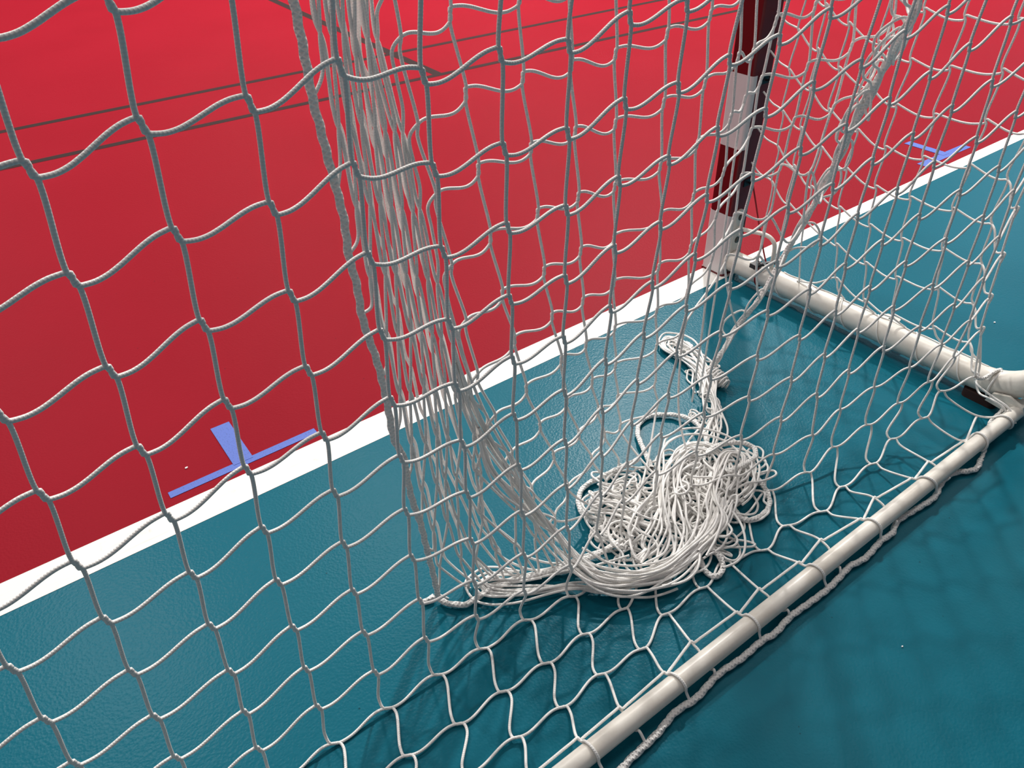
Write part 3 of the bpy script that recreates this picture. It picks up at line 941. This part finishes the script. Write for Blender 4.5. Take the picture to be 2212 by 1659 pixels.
for j in range(7):
    rs = sorted([r for (kk, r) in Bn if kk == j])
    nodes = [Bn[(j, r)] for r in rs][::-1]
    P = col_path(nodes, [rg] * len(nodes), shift=0.0014, arm=0.009)
    b = nodes[0]
    P = [np.array([b[0] - 0.09, b[1] + 0.06, 0.014 + 0.002 * j]), np.array([b[0] - 0.04, b[1] + 0.03, 0.008])] + P
    tubes('vertical_cord', [P], RC, M['cord'], cat, ds=0.0045)
# a second fold of the gathered part hangs just behind the first
for j in range(6):
    rs = sorted([r for (kk, r) in Bn if kk == j and r < 10])
    nodes = [0.5 * (Bn[(j, r)] + Bn[(j + 1, r)]) + np.array([0.001, -0.016, 0.045 * math.sin(1.3 * j)]) for r in rs][::-1]
    P = []
    for i, q in enumerate(nodes):
        P += [q + np.array([-0.004, 0, -0.014]), q + np.array([0.003, 0, 0.014])]
    b = nodes[0]
    P = [np.array([b[0] - 0.11, b[1] + 0.07, 0.016]), np.array([b[0] - 0.05, b[1] + 0.04, 0.012])] + P
    tubes('vertical_cord', [P], RC, M['cord'], cat, ds=0.0045)
brope = list(mpath(BUNCH_ROPE))
def rope_at(z):
    return brope[int(np.argmin([abs(q[2] - z) + (0.5 if i > 23 else 0) for i, q in enumerate(brope)]))]
# cross cords: level across the curtain, then steeply down through the gathered columns to the edge rope
for r in range(-8, 17):
    ks = [k for k in range(12, -1, -1) if (k, r) in H]
    P = []
    if ks:
        nodes = [H[(k, r)] for k in ks]
        ups = [unit(H.get((k, r - 1), H[(k, r)] + np.array([0, 0, .1])) - H.get((k, r + 1), H[(k, r)] - np.array([0, 0, .1]))) for k in ks]
        P = row_path(nodes, ups, s=0.058, arm=0.006, sag=0.006) if len(nodes) > 1 else list(nodes)
        q0 = nodes[0]
        if ks[0] >= 9 and q0[2] < 1.0:
            e = edge[int(np.argmin([abs(q[2] - (q0[2] - 0.06)) for q in edge]))]
            P = [e, 0.5 * (e + q0) + np.array([0.01, 0.02, -0.045])] + P
    g = []
    for j in range(6, -1, -1):
        rr = r + 1 + (6 - j)
        if (j, rr) in Bn:
            g.append(Bn[(j, rr)])
    if g and ks and ks[-1] == 0 and len(ks) > 1:
        a, b = P[-1], g[0]
        P += [a + np.array([0.012, 0.0, -0.012]), a + np.array([0.010, 0.0, -0.045]), b + np.array([-0.004, 0, 0.03])]
    gp = []
    for i, q in enumerate(g):
        gp += [q + np.array([-0.0014, 0.001, 0.009]), q + np.array([0.0014, 0.001, -0.009])]
    P += gp
    if g and abs(g[-1][0] - Bn[(0, 0)][0]) < 0.1 and -0.2 < g[-1][2] < 1.0 and len(g) > 1:
        e = rope_at(g[-1][2] - 0.055)
        P += [g[-1] + np.array([0.006, 0.002, -0.045]), e]
    if len(P) > 2:
        tubes('cross_cord', [P], RC, M['cord'], cat, ds=0.0045)
# slack bights between edge rope and the first gathered column
# border ropes
up = [brope[0] + np.array([0.004 * i, -0.006 * i, 0.1 * i]) for i in range(9, 0, -1)]
tubes('border_rope', [up + brope], 0.0055, M['rope'], cat, ds=0.0025, sides=10, lay=0.14, twist=2 * PI / 0.03)
tubes('border_rope', [[mmv(q) for q in BUNCH_ROPE_TAIL]], 0.0052, M['rope'], cat, ds=0.0025, sides=10, lay=0.14, twist=2 * PI / 0.03)
up = [edge[0] + np.array([0.01 * i, -0.012 * i, 0.1 * i]) for i in range(10, 0, -1)]
tubes('border_rope', [up + edge], 0.0062, M['rope'], cat, ds=0.003, sides=10, lay=0.14, twist=2 * PI / 0.03)
for L in (LOOP_LEFT, LOOP_TOP, LOOP_RIGHT, LOOP_FAR_RIGHT, LOOP_BOTTOM):
    tubes('border_rope', [mpath(L)], 0.0056, M['rope'], cat, ds=0.0025, sides=10, lay=0.14, twist=2 * PI / 0.03)

# the heap: bundles of strands and loose loops
rn = np.random.RandomState(8)
heap = []
def bundle(L, n, wid, dz, wob=0.004, grow=0.5):
    """n cords side by side along L; their ends dive under the heap"""
    P = resample(np.asarray(L, float), 0.018)
    T = np.gradient(P, axis=0)
    S = np.stack([-T[:, 1], T[:, 0], 0 * T[:, 0]], 1)
    S /= np.maximum(np.linalg.norm(S, axis=1), 1e-9)[:, None]
    m = len(P)
    t = np.arange(m)
    for i in range(n):
        off = float(np.clip(rn.normal(0, 0.5), -1.1, 1.1)) * wid
        z = abs(rn.normal(0, 0.5)) * dz
        ph = rn.rand() * 6.28
        fr = rn.uniform(0.25, 0.7)
        o = off * (1 + grow * np.sin(t * 0.25 + ph * 0.25)) + wob * np.sin(t * fr + ph)
        Q = P + S * o[:, None]
        Q[:, 2] = Q[:, 2] * rn.uniform(0.75, 1.15) + z * np.sin(np.linspace(0.3, 2.8, m)) + 0.003 * np.sin(t * fr * 0.8 + ph * 2)
        Q[:, 2] = np.maximum(Q[:, 2], RC + 0.0006)
        heap.append(Q)
B6 = [Bn[(6, r)] for r in range(4, 10)]
sweep = mpath(BUNDLE_SWEEP)
bundle(B6 + list(sweep[4:]), 7, 0.011, 0.008, 0.003, 0.3)
bundle([Bn[(5, r)] * 0.5 + Bn[(6, r)] * 0.5 for r in range(6, 10)] + list(sweep[4:]), 5, 0.022, 0.008, 0.004, 0.3)
bundle(sweep[3:], 13, 0.028, 0.020, 0.005, 0.5)
bundle(mpath(BUNDLE_DOWN), 20, 0.055, 0.026, 0.008, 0.5)
bundle(mpath(BUNDLE_MID), 5, 0.034, 0.02, 0.006)
bundle(mpath(BUNDLE_LOW), 7, 0.026, 0.012, 0.005)
bundle(mpath(BUNDLE_RIGHT), 8, 0.042, 0.02, 0.008)
bundle(mpath(BUNDLE_TRAIL), 9, 0.020, 0.018, 0.006)
def loops(L, n, rmin, rmax, spread, zmax):
    """closed, wobbly rings of slack cord"""
    for i in range(n):
        c = mmv(L[rn.randint(len(L))]) + np.array([rn.normal(0, spread), rn.normal(0, spread), 0])
        m = 16
        a = np.arange(m) * 2 * PI / m
        ra, rb = rn.uniform(rmin, rmax), rn.uniform(rmin, rmax) * rn.choice([1.0, 0.45])
        th = rn.rand() * 3.14
        wob = 1 + 0.28 * np.sin(2 * a + rn.rand() * 6.28) + 0.18 * np.sin(3 * a + rn.rand() * 6.28)
        x, y = ra * wob * np.cos(a), rb * wob * np.sin(a)
        zz = RC + 0.0008 + rn.rand() ** 1.5 * zmax
        Z_ = zz + (0.004 + 0.3 * zz) * np.sin(a + rn.rand() * 6.28)
        Q = np.stack([c[0] + x * math.cos(th) - y * math.sin(th), c[1] + x * math.sin(th) + y * math.cos(th), np.maximum(Z_, RC + 0.0005)], 1)
        heap.append(np.vstack([Q, Q[:2]]))
loops(HEAP_CENTRES, 84, 0.020, 0.058, 0.020, 0.026)
loops(HEAP_CENTRES[:8], 24, 0.02, 0.042, 0.016, 0.045)
loops(TRAIL_CENTRES, 30, 0.010, 0.024, 0.009, 0.018)
# slack cords that lie round the edge rope
ed = resample(np.array(up[-4:] + edge), 0.03)
for i in range(3):
    ph, fr = rn.rand() * 6.28, rn.uniform(0.5, 1.0)
    t = np.arange(0, len(ed))
    amp = rn.uniform(0.006, 0.010)
    heap.append(ed + np.stack([amp * np.sin(t * fr + ph), amp * np.cos(t * fr * 0.8 + ph), 0 * t], 1))
for i in range(20):                                    # bights that stand off the edge rope
    a = rn.randint(2, len(ed) - 5)
    th = rn.choice([0.3, 2.6, 3.6, 5.6]) + rn.uniform(-0.5, 0.5)
    o = np.array([math.cos(th), math.sin(th), 0]) * rn.uniform(0.022, 0.050)
    heap.append(np.array([ed[a], ed[a] + 0.45 * o + np.array([0, 0, .004]), 0.6 * ed[a] + 0.4 * ed[a + 3] + o, 0.3 * ed[a] + 0.7 * ed[a + 3] + 0.9 * o + np.array([0, 0, -.012]), 0.2 * ed[a] + 0.8 * ed[a + 4] + 0.3 * o, ed[a + 4]]))
hp = tubes('net_heap', heap, RC, M['cord'], cat, ds=0.0055, sides=7)
tag(hp, 'tangled cords of the net foot lying in a heap', kind='stuff')
# coil of cord wound round the end of the heap
c0, c1, c2 = [mmv(q) for q in TIE_COIL]
ax = unit(c2 - c0)
u_ = unit(np.cross(ax, np.array([0, 0, 1.0]))); w_ = np.cross(u_, ax)
P = []
for t in np.linspace(0, 1, 120):
    a = t * 2 * PI * 8
    rad = 0.016 * math.sin(PI * (0.15 + 0.75 * t)) + 0.003
    q = c0 + (c2 - c0) * t + rad * (math.cos(a) * u_ + math.sin(a) * w_)
    q[2] = max(q[2], RC + 0.0005)
    P.append(q)
tubes('cord_coil', [P], RC, M['cord'], cat, ds=0.005)
